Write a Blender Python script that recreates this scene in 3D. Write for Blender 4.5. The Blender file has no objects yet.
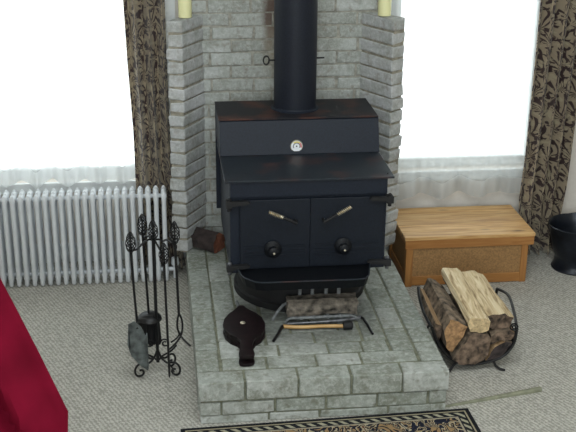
import bpy, bmesh, math, random
from mathutils import Vector, Matrix, noise
random.seed(7)
PI = math.pi
C = bpy.context.scene.collection
SC = bpy.context.scene

# ------------------------------------------------------------------ camera
cam_d = bpy.data.cameras.new('camera')
cam = bpy.data.objects.new('camera', cam_d)
C.objects.link(cam)
cam_d.sensor_fit = 'HORIZONTAL'
cam_d.sensor_width = 36.0
cam_d.lens = 1098.7 / 576 * 36
cam_d.clip_start = 0.05
F_ = Vector((0.11400, 0.92658, -0.35843)).normalized()
R_ = Vector((0.99287, -0.11878, 0.00862)); R_ = (R_ - F_ * R_.dot(F_)).normalized()
U_ = R_.cross(F_)
cam.matrix_world = Matrix(((R_.x, U_.x, -F_.x, 0), (R_.y, U_.y, -F_.y, 0), (R_.z, U_.z, -F_.z, 2.4365), (0, 0, 0, 1)))
SC.camera = cam

# ------------------------------------------------------------------ light
W = bpy.data.worlds.new('overcast_sky'); SC.world = W
W.use_nodes = True
bgn = W.node_tree.nodes['Background']
bgn.inputs[0].default_value = (0.93, 1.0, 1.0, 1)
bgn.inputs[1].default_value = 2.6

def area(name, loc, target, sx, sy, power, col):
    d = bpy.data.lights.new(name, 'AREA'); d.shape = 'RECTANGLE'; d.size = sx; d.size_y = sy
    d.energy = power; d.color = col
    o = bpy.data.objects.new(name, d); C.objects.link(o); o.location = loc
    o.rotation_euler = (Vector(target) - Vector(loc)).to_track_quat('-Z', 'Y').to_euler()
    return o
area('assumed_rear_fill', (-0.6, -2.2, 2.6), (0.7, 4.8, 0.4), 3.0, 1.8, 165, (0.90, 0.98, 1.0))  # added fill for assumed light from behind the camera; no window built there
area('assumed_overhead_fill', (0.6, 2.6, 3.5), (0.6, 3.6, 0.0), 2.2, 1.6, 78, (0.92, 0.98, 1.0))  # added fill for assumed light from above; no ceiling fixture is built

SC.view_settings.view_transform = 'Standard'
SC.view_settings.look = 'None'
SC.view_settings.exposure = 0.0
SC.view_settings.gamma = 1.0
SC.view_settings.use_curve_mapping = False

# ------------------------------------------------------------------ materials
def new_mat(name):
    m = bpy.data.materials.new(name); m.use_nodes = True
    nt = m.node_tree
    b = nt.nodes['Principled BSDF']
    return m, nt, b
def N(nt, t, **kw):
    n = nt.nodes.new(t)
    for k, v in kw.items():
        if k in ('operation', 'blend_type', 'data_type', 'wave_type', 'bands_direction', 'feature', 'distance', 'rings_direction', 'wave_profile'): setattr(n, k, v)
        else: n.inputs[k].default_value = v
    return n
def L(nt, a, b): nt.links.new(a, b)
def coord(nt, scale=(1, 1, 1), rot=(0, 0, 0)):
    tc = nt.nodes.new('ShaderNodeTexCoord'); mp = nt.nodes.new('ShaderNodeMapping')
    mp.inputs['Scale'].default_value = scale; mp.inputs['Rotation'].default_value = rot
    L(nt, tc.outputs['Object'], mp.inputs['Vector']); return mp.outputs[0]
def ramp(nt, fac, stops):
    r = nt.nodes.new('ShaderNodeValToRGB'); e = r.color_ramp.elements
    while len(e) < len(stops): e.new(0.5)
    for i, (p, c) in enumerate(stops):
        e[i].position = p; e[i].color = (c[0], c[1], c[2], 1)
    L(nt, fac, r.inputs[0]); return r.outputs[0]
def mixc(nt, fac, a, b, mode='MIX'):
    m = nt.nodes.new('ShaderNodeMix'); m.data_type = 'RGBA'; m.blend_type = mode
    for s, v in ((m.inputs[0], fac), (m.inputs[6], a), (m.inputs[7], b)):
        if hasattr(v, 'links'): L(nt, v, s)
        elif isinstance(v, (int, float)): s.default_value = v
        else: s.default_value = (v[0], v[1], v[2], 1)
    return m.outputs[2]
def math_(nt, op, a, b=None, c=None):
    m = nt.nodes.new('ShaderNodeMath'); m.operation = op
    for s, v in zip(m.inputs, (a, b, c)):
        if v is None: continue
        if hasattr(v, 'links'): L(nt, v, s)
        else: s.default_value = v
    return m.outputs[0]
def bump(nt, b, h, strength=0.4, dist=0.004):
    n = nt.nodes.new('ShaderNodeBump'); n.inputs['Strength'].default_value = strength; n.inputs['Distance'].default_value = dist
    L(nt, h, n.inputs['Height']); L(nt, n.outputs[0], b.inputs['Normal'])
def simple(name, col, rough=0.6, metal=0.0, nscale=None, namt=0.25, bstr=0.0, spec=0.5):
    m, nt, b = new_mat(name)
    b.inputs['Roughness'].default_value = rough; b.inputs['Metallic'].default_value = metal
    b.inputs['Specular IOR Level'].default_value = spec
    v = coord(nt)
    n = N(nt, 'ShaderNodeTexNoise', Scale=nscale or 12.0, Detail=4.0); L(nt, v, n.inputs['Vector'])
    lo = [c * (1 - namt) for c in col]; hi = [min(1, c * (1 + namt)) for c in col]
    L(nt, ramp(nt, n.outputs[0], [(0.3, lo), (0.7, hi)]), b.inputs['Base Color'])
    if bstr: bump(nt, b, n.outputs[0], bstr)
    return m

def brick_mat(name, cols, stain=False, ash=False):
    m, nt, b = new_mat(name)
    b.inputs['Roughness'].default_value = 0.78
    b.inputs['Specular IOR Level'].default_value = 0.3
    v = coord(nt)
    g = nt.nodes.new('ShaderNodeNewGeometry')
    base = ramp(nt, g.outputs['Random Per Island'], [(0.0, cols[0]), (0.5, cols[1]), (1.0, cols[2])])
    n1 = N(nt, 'ShaderNodeTexNoise', Scale=11.0, Detail=6.0, Roughness=0.65); L(nt, v, n1.inputs['Vector'])
    n2 = N(nt, 'ShaderNodeTexNoise', Scale=42.0, Detail=6.0, Roughness=0.8); L(nt, v, n2.inputs['Vector'])
    c = mixc(nt, ramp(nt, n1.outputs[0], [(0.42, (0, 0, 0)), (0.66, (0.7, 0.7, 0.7))]), base, cols[3])
    c = mixc(nt, ramp(nt, n2.outputs[0], [(0.46, (0, 0, 0)), (0.75, (0.7, 0.7, 0.7))]), c, cols[4])
    n3 = N(nt, 'ShaderNodeTexNoise', Scale=30.0, Detail=3.0); L(nt, v, n3.inputs['Vector'])
    c = mixc(nt, ramp(nt, n3.outputs[0], [(0.56, (0, 0, 0)), (0.72, (0.6, 0.6, 0.6))]), c, cols[5])
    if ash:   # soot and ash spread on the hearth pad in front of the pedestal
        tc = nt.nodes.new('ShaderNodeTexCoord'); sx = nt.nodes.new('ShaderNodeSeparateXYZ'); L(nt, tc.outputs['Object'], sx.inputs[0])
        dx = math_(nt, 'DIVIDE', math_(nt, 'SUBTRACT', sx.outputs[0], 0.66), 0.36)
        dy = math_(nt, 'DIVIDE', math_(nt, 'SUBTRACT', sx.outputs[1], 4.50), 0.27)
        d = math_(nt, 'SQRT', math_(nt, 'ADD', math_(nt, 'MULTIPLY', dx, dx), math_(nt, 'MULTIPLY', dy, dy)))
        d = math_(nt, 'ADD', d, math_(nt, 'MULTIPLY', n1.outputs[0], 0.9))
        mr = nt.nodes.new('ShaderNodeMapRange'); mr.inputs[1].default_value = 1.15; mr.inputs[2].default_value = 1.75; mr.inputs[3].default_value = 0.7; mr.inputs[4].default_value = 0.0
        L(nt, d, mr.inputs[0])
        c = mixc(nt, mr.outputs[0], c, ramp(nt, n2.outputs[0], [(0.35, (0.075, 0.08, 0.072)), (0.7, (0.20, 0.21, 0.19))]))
    if stain:  # creosote run down the bricks beside the pipe
        tc = nt.nodes.new('ShaderNodeTexCoord'); sx = nt.nodes.new('ShaderNodeSeparateXYZ'); L(nt, tc.outputs['Object'], sx.inputs[0])
        dx = math_(nt, 'ABSOLUTE', math_(nt, 'SUBTRACT', sx.outputs[0], 0.605))
        d = math_(nt, 'ADD', math_(nt, 'DIVIDE', dx, 0.06), math_(nt, 'MULTIPLY', math_(nt, 'SUBTRACT', n1.outputs[0], 0.5), 1.2))
        mr = nt.nodes.new('ShaderNodeMapRange'); mr.inputs[1].default_value = 0.65; mr.inputs[2].default_value = 1.25; mr.inputs[3].default_value = 1.0; mr.inputs[4].default_value = 0.0
        L(nt, d, mr.inputs[0])
        zz = nt.nodes.new('ShaderNodeMapRange'); zz.inputs[1].default_value = 1.05; zz.inputs[2].default_value = 1.35; L(nt, sx.outputs[2], zz.inputs[0])
        f = math_(nt, 'MULTIPLY', mr.outputs[0], zz.outputs[0])
        z2 = nt.nodes.new('ShaderNodeMapRange'); z2.inputs[1].default_value = 1.2; z2.inputs[2].default_value = 1.38; L(nt, sx.outputs[2], z2.inputs[0])
        stc = mixc(nt, z2.outputs[0], (0.26, 0.20, 0.12), (0.09, 0.045, 0.03))
        c = mixc(nt, math_(nt, 'MULTIPLY', f, 0.85), c, stc)
    L(nt, c, b.inputs['Base Color'])
    bump(nt, b, n2.outputs[0], 0.8, 0.010)
    return m
M = {}
M['brick'] = brick_mat('whitewashed_brick', [(0.32, 0.335, 0.31), (0.40, 0.42, 0.395), (0.47, 0.49, 0.475), (0.24, 0.25, 0.21), (0.68, 0.70, 0.70), (0.22, 0.18, 0.14)], stain=True)
M['wing'] = brick_mat('whitewashed_wing_brick', [(0.38, 0.395, 0.395), (0.45, 0.46, 0.46), (0.52, 0.53, 0.54), (0.28, 0.29, 0.26), (0.72, 0.73, 0.74), (0.28, 0.25, 0.22)])
M['hbrick'] = brick_mat('hearth_brick', [(0.25, 0.275, 0.24), (0.34, 0.365, 0.33), (0.47, 0.49, 0.465), (0.17, 0.18, 0.135), (0.68, 0.70, 0.68), (0.15, 0.145, 0.10)], ash=True)
M['mortar'] = simple('mortar', (0.31, 0.30, 0.26), 0.9, nscale=40, namt=0.35, bstr=0.3)
M['wmortar'] = simple('wing_mortar', (0.27, 0.25, 0.20), 0.9, nscale=40, namt=0.35, bstr=0.3)
M['hmortar'] = simple('hearth_mortar', (0.17, 0.175, 0.125), 0.9, nscale=40, namt=0.35, bstr=0.3)
M['plaster'] = simple('plaster_wall', (0.70, 0.655, 0.60), 0.85, nscale=60, namt=0.03, bstr=0.05)
M['white_trim'] = simple('white_trim', (0.74, 0.76, 0.76), 0.45, namt=0.03)
M['ceil'] = simple('ceiling_paint', (0.75, 0.75, 0.72), 0.9, namt=0.02)
M['rad'] = simple('radiator_enamel', (0.68, 0.71, 0.74), 0.38, namt=0.05)
M['iron'] = simple('wrought_iron', (0.010, 0.010, 0.011), 0.42, 0.3, nscale=60, namt=0.3)
M['castiron'] = simple('cast_iron', (0.0028, 0.0038, 0.006), 0.55, 0.0, nscale=80, namt=0.3, bstr=0.1, spec=0.25)
M['shiny_iron'] = simple('worn_steel', (0.16, 0.165, 0.18), 0.38, 0.7, nscale=40, namt=0.6)
M['brass'] = simple('brass', (0.55, 0.36, 0.13), 0.4, 0.6, nscale=90, namt=0.5)
M['nickel'] = simple('nickel', (0.50, 0.46, 0.36), 0.35, 0.7, namt=0.3, nscale=90)
M['candle'] = simple('candle_wax', (0.74, 0.72, 0.40), 0.5, namt=0.04)
M['wick'] = simple('wick', (0.05, 0.05, 0.05), 0.9)
M['leather'] = simple('dark_wood_leather', (0.0075, 0.003, 0.004), 0.55, nscale=30, namt=0.6, spec=0.25)
M['hod'] = simple('hod_black', (0.010, 0.013, 0.020), 0.35, 0.4, nscale=30, namt=0.4)
M['ash'] = simple('ashen_wood', (0.13, 0.112, 0.092), 0.95, nscale=30, namt=0.85, bstr=0.7)
M['grate'] = simple('ash_covered_iron', (0.17, 0.18, 0.185), 0.7, 0.2, nscale=60, namt=0.4)
M['black'] = simple('matt_black', (0.004, 0.004, 0.005), 0.7)
M['shade_pan'] = simple('worn_shovel_steel', (0.10, 0.115, 0.115), 0.5, 0.3, nscale=30, namt=0.6)
M['bristle'] = simple('black_bristle', (0.006, 0.006, 0.007), 0.8)

def stove_mat(name, col, rust=0.0, rough=0.55):
    m, nt, b = new_mat(name)
    v = coord(nt)
    n = N(nt, 'ShaderNodeTexNoise', Scale=7.0, Detail=5.0); L(nt, v, n.inputs['Vector'])
    n2 = N(nt, 'ShaderNodeTexNoise', Scale=140.0, Detail=2.0); L(nt, v, n2.inputs['Vector'])
    c = ramp(nt, n2.outputs[0], [(0.3, [x * 0.75 for x in col]), (0.7, [x * 1.3 for x in col])])
    if rust:
        c = mixc(nt, ramp(nt, n.outputs[0], [(0.52, (0, 0, 0)), (0.68, (rust, rust, rust))]), c, (0.11, 0.038, 0.022))
    L(nt, c, b.inputs['Base Color']); b.inputs['Roughness'].default_value = rough; b.inputs['Specular IOR Level'].default_value = 0.28
    bump(nt, b, n2.outputs[0], 0.12, 0.002)
    return m
M['stove'] = stove_mat('stove_paint', (0.0085, 0.0125, 0.022))
M['stove_sheen'] = stove_mat('stove_paint_painted_sheen', (0.016, 0.021, 0.028), 0.30, 0.45)  # rust-patched stove paint, base colour lightened to imitate reflected light
M['stove_sheen2'] = stove_mat('stove_upper_top_paint', (0.012, 0.012, 0.016), 0.5, 0.55)
M['door'] = stove_mat('stove_door_paint', (0.0055, 0.0085, 0.015))
M['pipe'] = stove_mat('pipe_paint', (0.007, 0.0095, 0.017), 0.0, 0.5)

def carpet():
    m, nt, b = new_mat('woven_carpet')
    b.inputs['Roughness'].default_value = 0.95; b.inputs['Specular IOR Level'].default_value = 0.1
    v = coord(nt, (1, 1, 1), (0, 0, 0.35))
    w = N(nt, 'ShaderNodeTexWave', Scale=26.0, Distortion=5.0, Detail=2.0, wave_type='BANDS', bands_direction='DIAGONAL'); w.inputs['Detail Scale'].default_value = 3.0
    L(nt, v, w.inputs['Vector'])
    v2 = coord(nt, (1, 1.7, 1), (0, 0, -0.7))
    vo = N(nt, 'ShaderNodeTexVoronoi', Scale=62.0); L(nt, v2, vo.inputs['Vector'])
    n = N(nt, 'ShaderNodeTexNoise', Scale=2.0, Detail=3.0); L(nt, v, n.inputs['Vector'])
    h = math_(nt, 'ADD', math_(nt, 'MULTIPLY', w.outputs['Fac'], 0.45), math_(nt, 'MULTIPLY', math_(nt, 'SUBTRACT', 1.0, vo.outputs['Distance']), 0.65))
    c = ramp(nt, h, [(0.35, (0.31, 0.30, 0.265)), (0.60, (0.46, 0.445, 0.40)), (0.90, (0.60, 0.58, 0.525))])
    c = mixc(nt, math_(nt, 'MULTIPLY', n.outputs[0], 0.25), c, (0.40, 0.40, 0.37))
    L(nt, c, b.inputs['Base Color']); bump(nt, b, h, 0.5, 0.006)
    return m
M['carpet'] = carpet()

def rug_mat(x0, x1, y0, y1):
    m, nt, b = new_mat('hearth_rug_pattern')
    b.inputs['Roughness'].default_value = 0.95; b.inputs['Specular IOR Level'].default_value = 0.1
    tc = nt.nodes.new('ShaderNodeTexCoord'); sp = nt.nodes.new('ShaderNodeSeparateXYZ'); L(nt, tc.outputs['Object'], sp.inputs[0])
    X, Y = sp.outputs[0], sp.outputs[1]
    dx = math_(nt, 'MINIMUM', math_(nt, 'SUBTRACT', X, x0), math_(nt, 'SUBTRACT', x1, X))
    dy = math_(nt, 'MINIMUM', math_(nt, 'SUBTRACT', Y, y0), math_(nt, 'SUBTRACT', y1, Y))
    d = math_(nt, 'MINIMUM', dx, dy)
    v = coord(nt)
    vo = N(nt, 'ShaderNodeTexNoise', Scale=17.0, Detail=1.5, Distortion=1.5); L(nt, v, vo.inputs['Vector'])
    rings = ramp(nt, vo.outputs[0], [(0.34, (0.30, 0.20, 0.10)), (0.40, (0.012, 0.014, 0.025)), (0.47, (0.02, 0.024, 0.04)), (0.50, (0.42, 0.38, 0.27)), (0.535, (0.30, 0.20, 0.10)), (0.57, (0.012, 0.014, 0.025)), (0.63, (0.35, 0.30, 0.20)), (0.68, (0.12, 0.045, 0.03))])
    rings.node.color_ramp.interpolation = 'CONSTANT'
    dg = N(nt, 'ShaderNodeTexWave', Scale=14.0, Distortion=1.0, wave_type='BANDS', bands_direction='DIAGONAL'); L(nt, v, dg.inputs['Vector'])
    dash = ramp(nt, dg.outputs['Fac'], [(0.0, (0.015, 0.017, 0.02)), (0.55, (0.36, 0.34, 0.25))]); dash.node.color_ramp.interpolation = 'CONSTANT'
    def step(t): return math_(nt, 'GREATER_THAN', d, t)
    c = mixc(nt, step(0.018), (0.012, 0.013, 0.016), (0.33, 0.29, 0.2))
    c = mixc(nt, step(0.025), c, (0.012, 0.013, 0.016))
    c = mixc(nt, step(0.032), c, dash)
    c = mixc(nt, step(0.056), c, (0.02, 0.02, 0.03))
    c = mixc(nt, step(0.062), c, (0.34, 0.30, 0.22))
    c = mixc(nt, step(0.070), c, rings)
    L(nt, c, b.inputs['Base Color'])
    n = N(nt, 'ShaderNodeTexNoise', Scale=300.0); L(nt, v, n.inputs['Vector']); bump(nt, b, n.outputs[0], 0.5, 0.003)
    return m

def drape_mat():
    m, nt, b = new_mat('damask_drape')
    b.inputs['Roughness'].default_value = 0.75; b.inputs['Sheen Weight'].default_value = 0.2
    tc = nt.nodes.new('ShaderNodeTexCoord'); mp = nt.nodes.new('ShaderNodeMapping')
    L(nt, tc.outputs['UV'], mp.inputs['Vector'])
    v = mp.outputs[0]
    vo = N(nt, 'ShaderNodeTexVoronoi', Scale=1.0, Randomness=0.45)
    vs_ = nt.nodes.new('ShaderNodeVectorMath'); vs_.operation = 'MULTIPLY'; vs_.inputs[1].default_value = (11.0, 8.0, 1.0); L(nt, v, vs_.inputs[0])
    nz = N(nt, 'ShaderNodeTexNoise', Scale=30.0, Detail=2.0, Distortion=0.6); L(nt, v, nz.inputs['Vector'])
    nw = N(nt, 'ShaderNodeTexNoise', Scale=9.0, Detail=1.0); L(nt, v, nw.inputs['Vector'])
    wp = nt.nodes.new('ShaderNodeVectorMath'); wp.operation = 'MULTIPLY_ADD'; L(nt, nw.outputs['Color'], wp.inputs[0]); wp.inputs[1].default_value = (0.9, 0.9, 0); L(nt, vs_.outputs[0], wp.inputs[2])
    L(nt, wp.outputs[0], vo.inputs['Vector'])
    df = nt.nodes.new('ShaderNodeVectorMath'); df.operation = 'SUBTRACT'; L(nt, wp.outputs[0], df.inputs[0]); L(nt, vo.outputs['Position'], df.inputs[1])
    sp = nt.nodes.new('ShaderNodeSeparateXYZ'); L(nt, df.outputs[0], sp.inputs[0])
    dy = math_(nt, 'ADD', sp.outputs[1], 0.35)
    ang = math_(nt, 'ARCTAN2', sp.outputs[0], dy)
    rad_ = math_(nt, 'SQRT', math_(nt, 'ADD', math_(nt, 'MULTIPLY', sp.outputs[0], sp.outputs[0]), math_(nt, 'MULTIPLY', dy, dy)))
    # fan of plume strokes curling away from the foot of each motif
    st_ = math_(nt, 'SINE', math_(nt, 'ADD', math_(nt, 'MULTIPLY', ang, 12.0), math_(nt, 'MULTIPLY', rad_, 7.0)))
    k = ramp(nt, st_, [(0.30, (0, 0, 0)), (0.45, (1, 1, 1))])
    lim = math_(nt, 'LESS_THAN', vo.outputs['Distance'], 0.60)
    k = mixc(nt, 1.0, k, lim, 'MULTIPLY')
    k2 = ramp(nt, nz.outputs[0], [(0.56, (0, 0, 0)), (0.60, (1, 1, 1))])
    k = mixc(nt, 1.0, k, k2, 'LIGHTEN')
    c = mixc(nt, k, (0.29, 0.235, 0.16), (0.026, 0.009, 0.010))
    hi = ramp(nt, nz.outputs[0], [(0.36, (1, 1, 1)), (0.42, (0, 0, 0))])
    c = mixc(nt, mixc(nt, 1.0, hi, (0.5, 0.5, 0.5), 'MULTIPLY'), c, (0.42, 0.37, 0.25))
    L(nt, c, b.inputs['Base Color'])
    return m
M['drape'] = drape_mat()

def sheer_mat():
    m, nt, b = new_mat('sheer_voile')
    out = nt.nodes['Material Output']; nt.nodes.remove(b)
    df = N(nt, 'ShaderNodeBsdfDiffuse', Color=(0.66, 0.66, 0.66, 1))
    tl = N(nt, 'ShaderNodeBsdfTranslucent', Color=(0.72, 0.76, 0.77, 1))
    tr = N(nt, 'ShaderNodeBsdfTransparent', Color=(0.97, 0.99, 0.99, 1))
    m1 = nt.nodes.new('ShaderNodeMixShader'); m1.inputs[0].default_value = 0.5
    L(nt, df.outputs[0], m1.inputs[1]); L(nt, tl.outputs[0], m1.inputs[2])
    m2 = nt.nodes.new('ShaderNodeMixShader')
    v = coord(nt, (400, 400, 400)); n = N(nt, 'ShaderNodeTexNoise', Scale=1.0); L(nt, v, n.inputs['Vector'])
    # hem band: doubled cloth near the bottom edge (UV v below .04)
    tc = nt.nodes.new('ShaderNodeTexCoord'); sp = nt.nodes.new('ShaderNodeSeparateXYZ'); L(nt, tc.outputs['UV'], sp.inputs[0])
    hem = math_(nt, 'LESS_THAN', sp.outputs[1], 0.045)
    f = math_(nt, 'ADD', 0.40, math_(nt, 'MULTIPLY', hem, 0.32))
    L(nt, f, m2.inputs[0])
    L(nt, tr.outputs[0], m2.inputs[1]); L(nt, m1.outputs[0], m2.inputs[2]); L(nt, m2.outputs[0], out.inputs[0])
    return m
M['sheer'] = sheer_mat()
def glass_mat():
    m, nt, b = new_mat('window_glass'); out = nt.nodes['Material Output']; nt.nodes.remove(b)
    tr = N(nt, 'ShaderNodeBsdfTransparent'); gl = N(nt, 'ShaderNodeBsdfGlossy', Roughness=0.02)
    mx = nt.nodes.new('ShaderNodeMixShader'); mx.inputs[0].default_value = 0.05
    L(nt, tr.outputs[0], mx.inputs[1]); L(nt, gl.outputs[0], mx.inputs[2]); L(nt, mx.outputs[0], out.inputs[0]); return m
M['glass'] = glass_mat()

def wood_mat(name, cols, axis='X', scale=9.0, rough=0.5, knots=True, seed=0.0):
    m, nt, b = new_mat(name); b.inputs['Roughness'].default_value = rough
    sc = {'X': (0.9, 9, 9), 'Y': (9, 0.9, 9), 'Z': (9, 9, 0.9)}[axis]
    tc = nt.nodes.new('ShaderNodeTexCoord'); mp = nt.nodes.new('ShaderNodeMapping'); mp.inputs['Scale'].default_value = sc; mp.inputs['Location'].default_value = (seed, seed, seed)
    g = nt.nodes.new('ShaderNodeNewGeometry')
    va = nt.nodes.new('ShaderNodeVectorMath'); va.operation = 'ADD'; L(nt, tc.outputs['Object'], va.inputs[0]); 
    cb = nt.nodes.new('ShaderNodeCombineXYZ'); L(nt, math_(nt, 'MULTIPLY', g.outputs['Random Per Island'], 3.0), cb.inputs[0]); L(nt, math_(nt, 'MULTIPLY', g.outputs['Random Per Island'], 5.0), cb.inputs[1])
    L(nt, cb.outputs[0], va.inputs[1]); L(nt, va.outputs[0], mp.inputs[0])
    n = N(nt, 'ShaderNodeTexNoise', Scale=scale * 0.5, Detail=6.0, Distortion=0.8); L(nt, mp.outputs[0], n.inputs['Vector'])
    c = ramp(nt, n.outputs[0], [(0.25, cols[0]), (0.5, cols[1]), (0.75, cols[2])])
    h2 = nt.nodes.new('ShaderNodeHueSaturation'); L(nt, c, h2.inputs['Color'])
    L(nt, math_(nt, 'ADD', 0.80, math_(nt, 'MULTIPLY', g.outputs['Random Per Island'], 0.36)), h2.inputs['Value'])
    c = h2.outputs[0]
    if knots:
        mk = nt.nodes.new('ShaderNodeMapping'); mk.inputs['Scale'].default_value = {'X': (3.2, 9, 9), 'Y': (9, 3.2, 9), 'Z': (9, 9, 3.2)}[axis]; L(nt, tc.outputs['Object'], mk.inputs[0])
        vo = N(nt, 'ShaderNodeTexVoronoi', Scale=1.2); L(nt, mk.outputs[0], vo.inputs['Vector'])
        c = mixc(nt, ramp(nt, vo.outputs['Distance'], [(0.08, (0.85, 0.85, 0.85)), (0.2, (0, 0, 0))]), c, [x * 0.35 for x in cols[0]])
    L(nt, c, b.inputs['Base Color']); bump(nt, b, n.outputs[0], 0.12, 0.002); return m
M['pine_top'] = wood_mat('pine_boards', [(0.34, 0.16, 0.05), (0.56, 0.33, 0.13), (0.74, 0.50, 0.24)], 'X')
M['pine_x'] = wood_mat('pine_rail', [(0.28, 0.11, 0.025), (0.37, 0.165, 0.045), (0.46, 0.225, 0.07)], 'X', knots=False, seed=3)
M['pine_z'] = wood_mat('pine_stile', [(0.26, 0.10, 0.025), (0.35, 0.155, 0.042), (0.43, 0.21, 0.065)], 'Z', knots=False, seed=5)
M['chip'] = simple('chipboard_panel', (0.285, 0.155, 0.058), 0.7, nscale=130, namt=0.28)
M['split'] = wood_mat('split_wood', [(0.20, 0.12, 0.055), (0.60, 0.47, 0.28), (0.82, 0.71, 0.50)], 'Y', 14, 0.85, False, 2)
M['split_tan'] = wood_mat('split_wood_tan', [(0.20, 0.12, 0.06), (0.33, 0.21, 0.11), (0.42, 0.29, 0.16)], 'Y', 14, 0.85, False, 4)
M['endgrain'] = simple('end_grain', (0.52, 0.39, 0.22), 0.9, nscale=70, namt=0.35, bstr=0.4)
M['endgrain_tan'] = simple('end_grain_tan', (0.33, 0.19, 0.09), 0.9, nscale=70, namt=0.4, bstr=0.4)
M['endgrain_dark'] = simple('end_grain_dark', (0.125, 0.086, 0.06), 0.9, nscale=34, namt=0.95, bstr=0.7)
M['bark'] = simple('bark', (0.15, 0.112, 0.078), 0.95, nscale=26, namt=0.95, bstr=0.9)
M['rusty_end'] = simple('red_end_grain', (0.16, 0.055, 0.03), 0.85, nscale=40, namt=0.6, bstr=0.4)
M['dark_bark'] = simple('dark_bark', (0.035, 0.025, 0.024), 0.9, nscale=30, namt=0.6, bstr=0.5)
M['tool_wood'] = wood_mat('tool_wood', [(0.28, 0.15, 0.05), (0.42, 0.25, 0.09), (0.55, 0.36, 0.15)], 'X', 12, 0.4, False, 7)
def red_mat():
    m, nt, b = new_mat('red_cloth'); v = coord(nt)
    n = N(nt, 'ShaderNodeTexNoise', Scale=6.0, Detail=4.0); L(nt, v, n.inputs['Vector'])
    n2 = N(nt, 'ShaderNodeTexNoise', Scale=400.0, Detail=2.0); L(nt, v, n2.inputs['Vector'])
    L(nt, ramp(nt, n.outputs[0], [(0.3, (0.11, 0.002, 0.012)), (0.7, (0.19, 0.004, 0.022))]), b.inputs['Base Color'])
    b.inputs['Roughness'].default_value = 0.8; b.inputs['Specular IOR Level'].default_value = 0.08
    bump(nt, b, n2.outputs[0], 0.3, 0.002); return m
M['red'] = red_mat()
M['strip'] = simple('pale_strip', (0.21, 0.215, 0.15), 0.7, nscale=30, namt=0.25)
def gauge_mat(r):
    m, nt, b = new_mat('thermometer_dial'); b.inputs['Roughness'].default_value = 0.3
    tc = nt.nodes.new('ShaderNodeTexCoord'); sp = nt.nodes.new('ShaderNodeSeparateXYZ'); L(nt, tc.outputs['Object'], sp.inputs[0])
    x, z = sp.outputs[0], sp.outputs[2]
    d = math_(nt, 'SQRT', math_(nt, 'ADD', math_(nt, 'MULTIPLY', x, x), math_(nt, 'MULTIPLY', z, z)))
    d = math_(nt, 'DIVIDE', d, r)
    ang = math_(nt, 'ARCTAN2', x, z)      # 0 at the top, + to the right
    aa = math_(nt, 'ABSOLUTE', ang)
    def band(v, a, b_): return math_(nt, 'MULTIPLY', math_(nt, 'GREATER_THAN', v, a), math_(nt, 'LESS_THAN', v, b_))
    c = mixc(nt, math_(nt, 'MULTIPLY', band(d, 0.70, 0.92), math_(nt, 'LESS_THAN', aa, 0.75)), (0.80, 0.83, 0.86), (0.75, 0.62, 0.12))
    c = mixc(nt, math_(nt, 'MULTIPLY', band(d, 0.70, 0.92), band(ang, 0.75, 1.9)), c, (0.70, 0.16, 0.15))
    c = mixc(nt, math_(nt, 'MULTIPLY', band(d, 0.52, 0.64), math_(nt, 'LESS_THAN', aa, 2.1)), c, (0.03, 0.03, 0.04))
    tick = math_(nt, 'GREATER_THAN', math_(nt, 'SINE', math_(nt, 'MULTIPLY', ang, 24.0)), 0.55)
    c = mixc(nt, math_(nt, 'MULTIPLY', tick, math_(nt, 'MULTIPLY', band(d, 0.60, 0.70), math_(nt, 'LESS_THAN', aa, 2.1))), c, (0.05, 0.05, 0.05))
    c = mixc(nt, math_(nt, 'LESS_THAN', d, 0.14), c, (0.02, 0.02, 0.02))
    L(nt, c, b.inputs['Base Color']); return m

# ------------------------------------------------------------------ mesh helpers
def obj(name, bm, mat, parent=None, smooth=False, loc=None):
    me = bpy.data.meshes.new(name)
    bmesh.ops.recalc_face_normals(bm, faces=bm.faces[:])
    bm.to_mesh(me); bm.free()
    for m in (mat if isinstance(mat, (list, tuple)) else [mat]): me.materials.append(m)
    if smooth:
        for p in me.polygons: p.use_smooth = True
        if smooth != 'all' and hasattr(me, 'set_sharp_from_angle'): me.set_sharp_from_angle(angle=math.radians(40))
    o = bpy.data.objects.new(name, me); C.objects.link(o)
    if parent is not None:
        o.parent = parent
        o.matrix_parent_inverse = Matrix.Translation(parent.location).inverted()
    if loc: o.location = loc
    return o
def tag(o, label, cat, group=None, kind=None):
    if label: o['label'] = label
    if cat: o['category'] = cat
    if group: o['group'] = group
    if kind: o['kind'] = kind
    return o
def thing(name, label, cat, loc=(0, 0, 0), group=None):
    o = bpy.data.objects.new(name, None); C.objects.link(o); o.location = loc; o.empty_display_size = 0.05
    bpy.context.view_layer.update()
    return tag(o, label, cat, group)
def struct(name, bm, m, parent=None):
    o = obj(name, bm, m, parent)
    if parent is None: o['kind'] = 'structure'
    return o
def box(bm, x0, x1, y0, y1, z0, z1, mi=0):
    vs = [bm.verts.new((x, y, z)) for z in (z0, z1) for y in (y0, y1) for x in (x0, x1)]
    fs = [(0, 1, 3, 2), (4, 6, 7, 5), (0, 4, 5, 1), (2, 3, 7, 6), (0, 2, 6, 4), (1, 5, 7, 3)]
    out = []
    for f in fs:
        fc = bm.faces.new([vs[i] for i in f]); fc.material_index = mi; out.append(fc)
    return vs
def obox(bm, c, ax, ay, az, j=0.0):      # oriented box from centre and half-axis vectors
    vs = []
    for sz in (-1, 1):
        for sy in (-1, 1):
            for sx in (-1, 1):
                p = Vector(c) + Vector(ax) * sx + Vector(ay) * sy + Vector(az) * sz
                if j: p += Vector((random.uniform(-j, j), random.uniform(-j, j), random.uniform(-j, j)))
                vs.append(bm.verts.new(p))
    for f in [(0, 1, 3, 2), (4, 6, 7, 5), (0, 4, 5, 1), (2, 3, 7, 6), (0, 2, 6, 4), (1, 5, 7, 3)]: bm.faces.new([vs[i] for i in f])
    return vs
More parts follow.
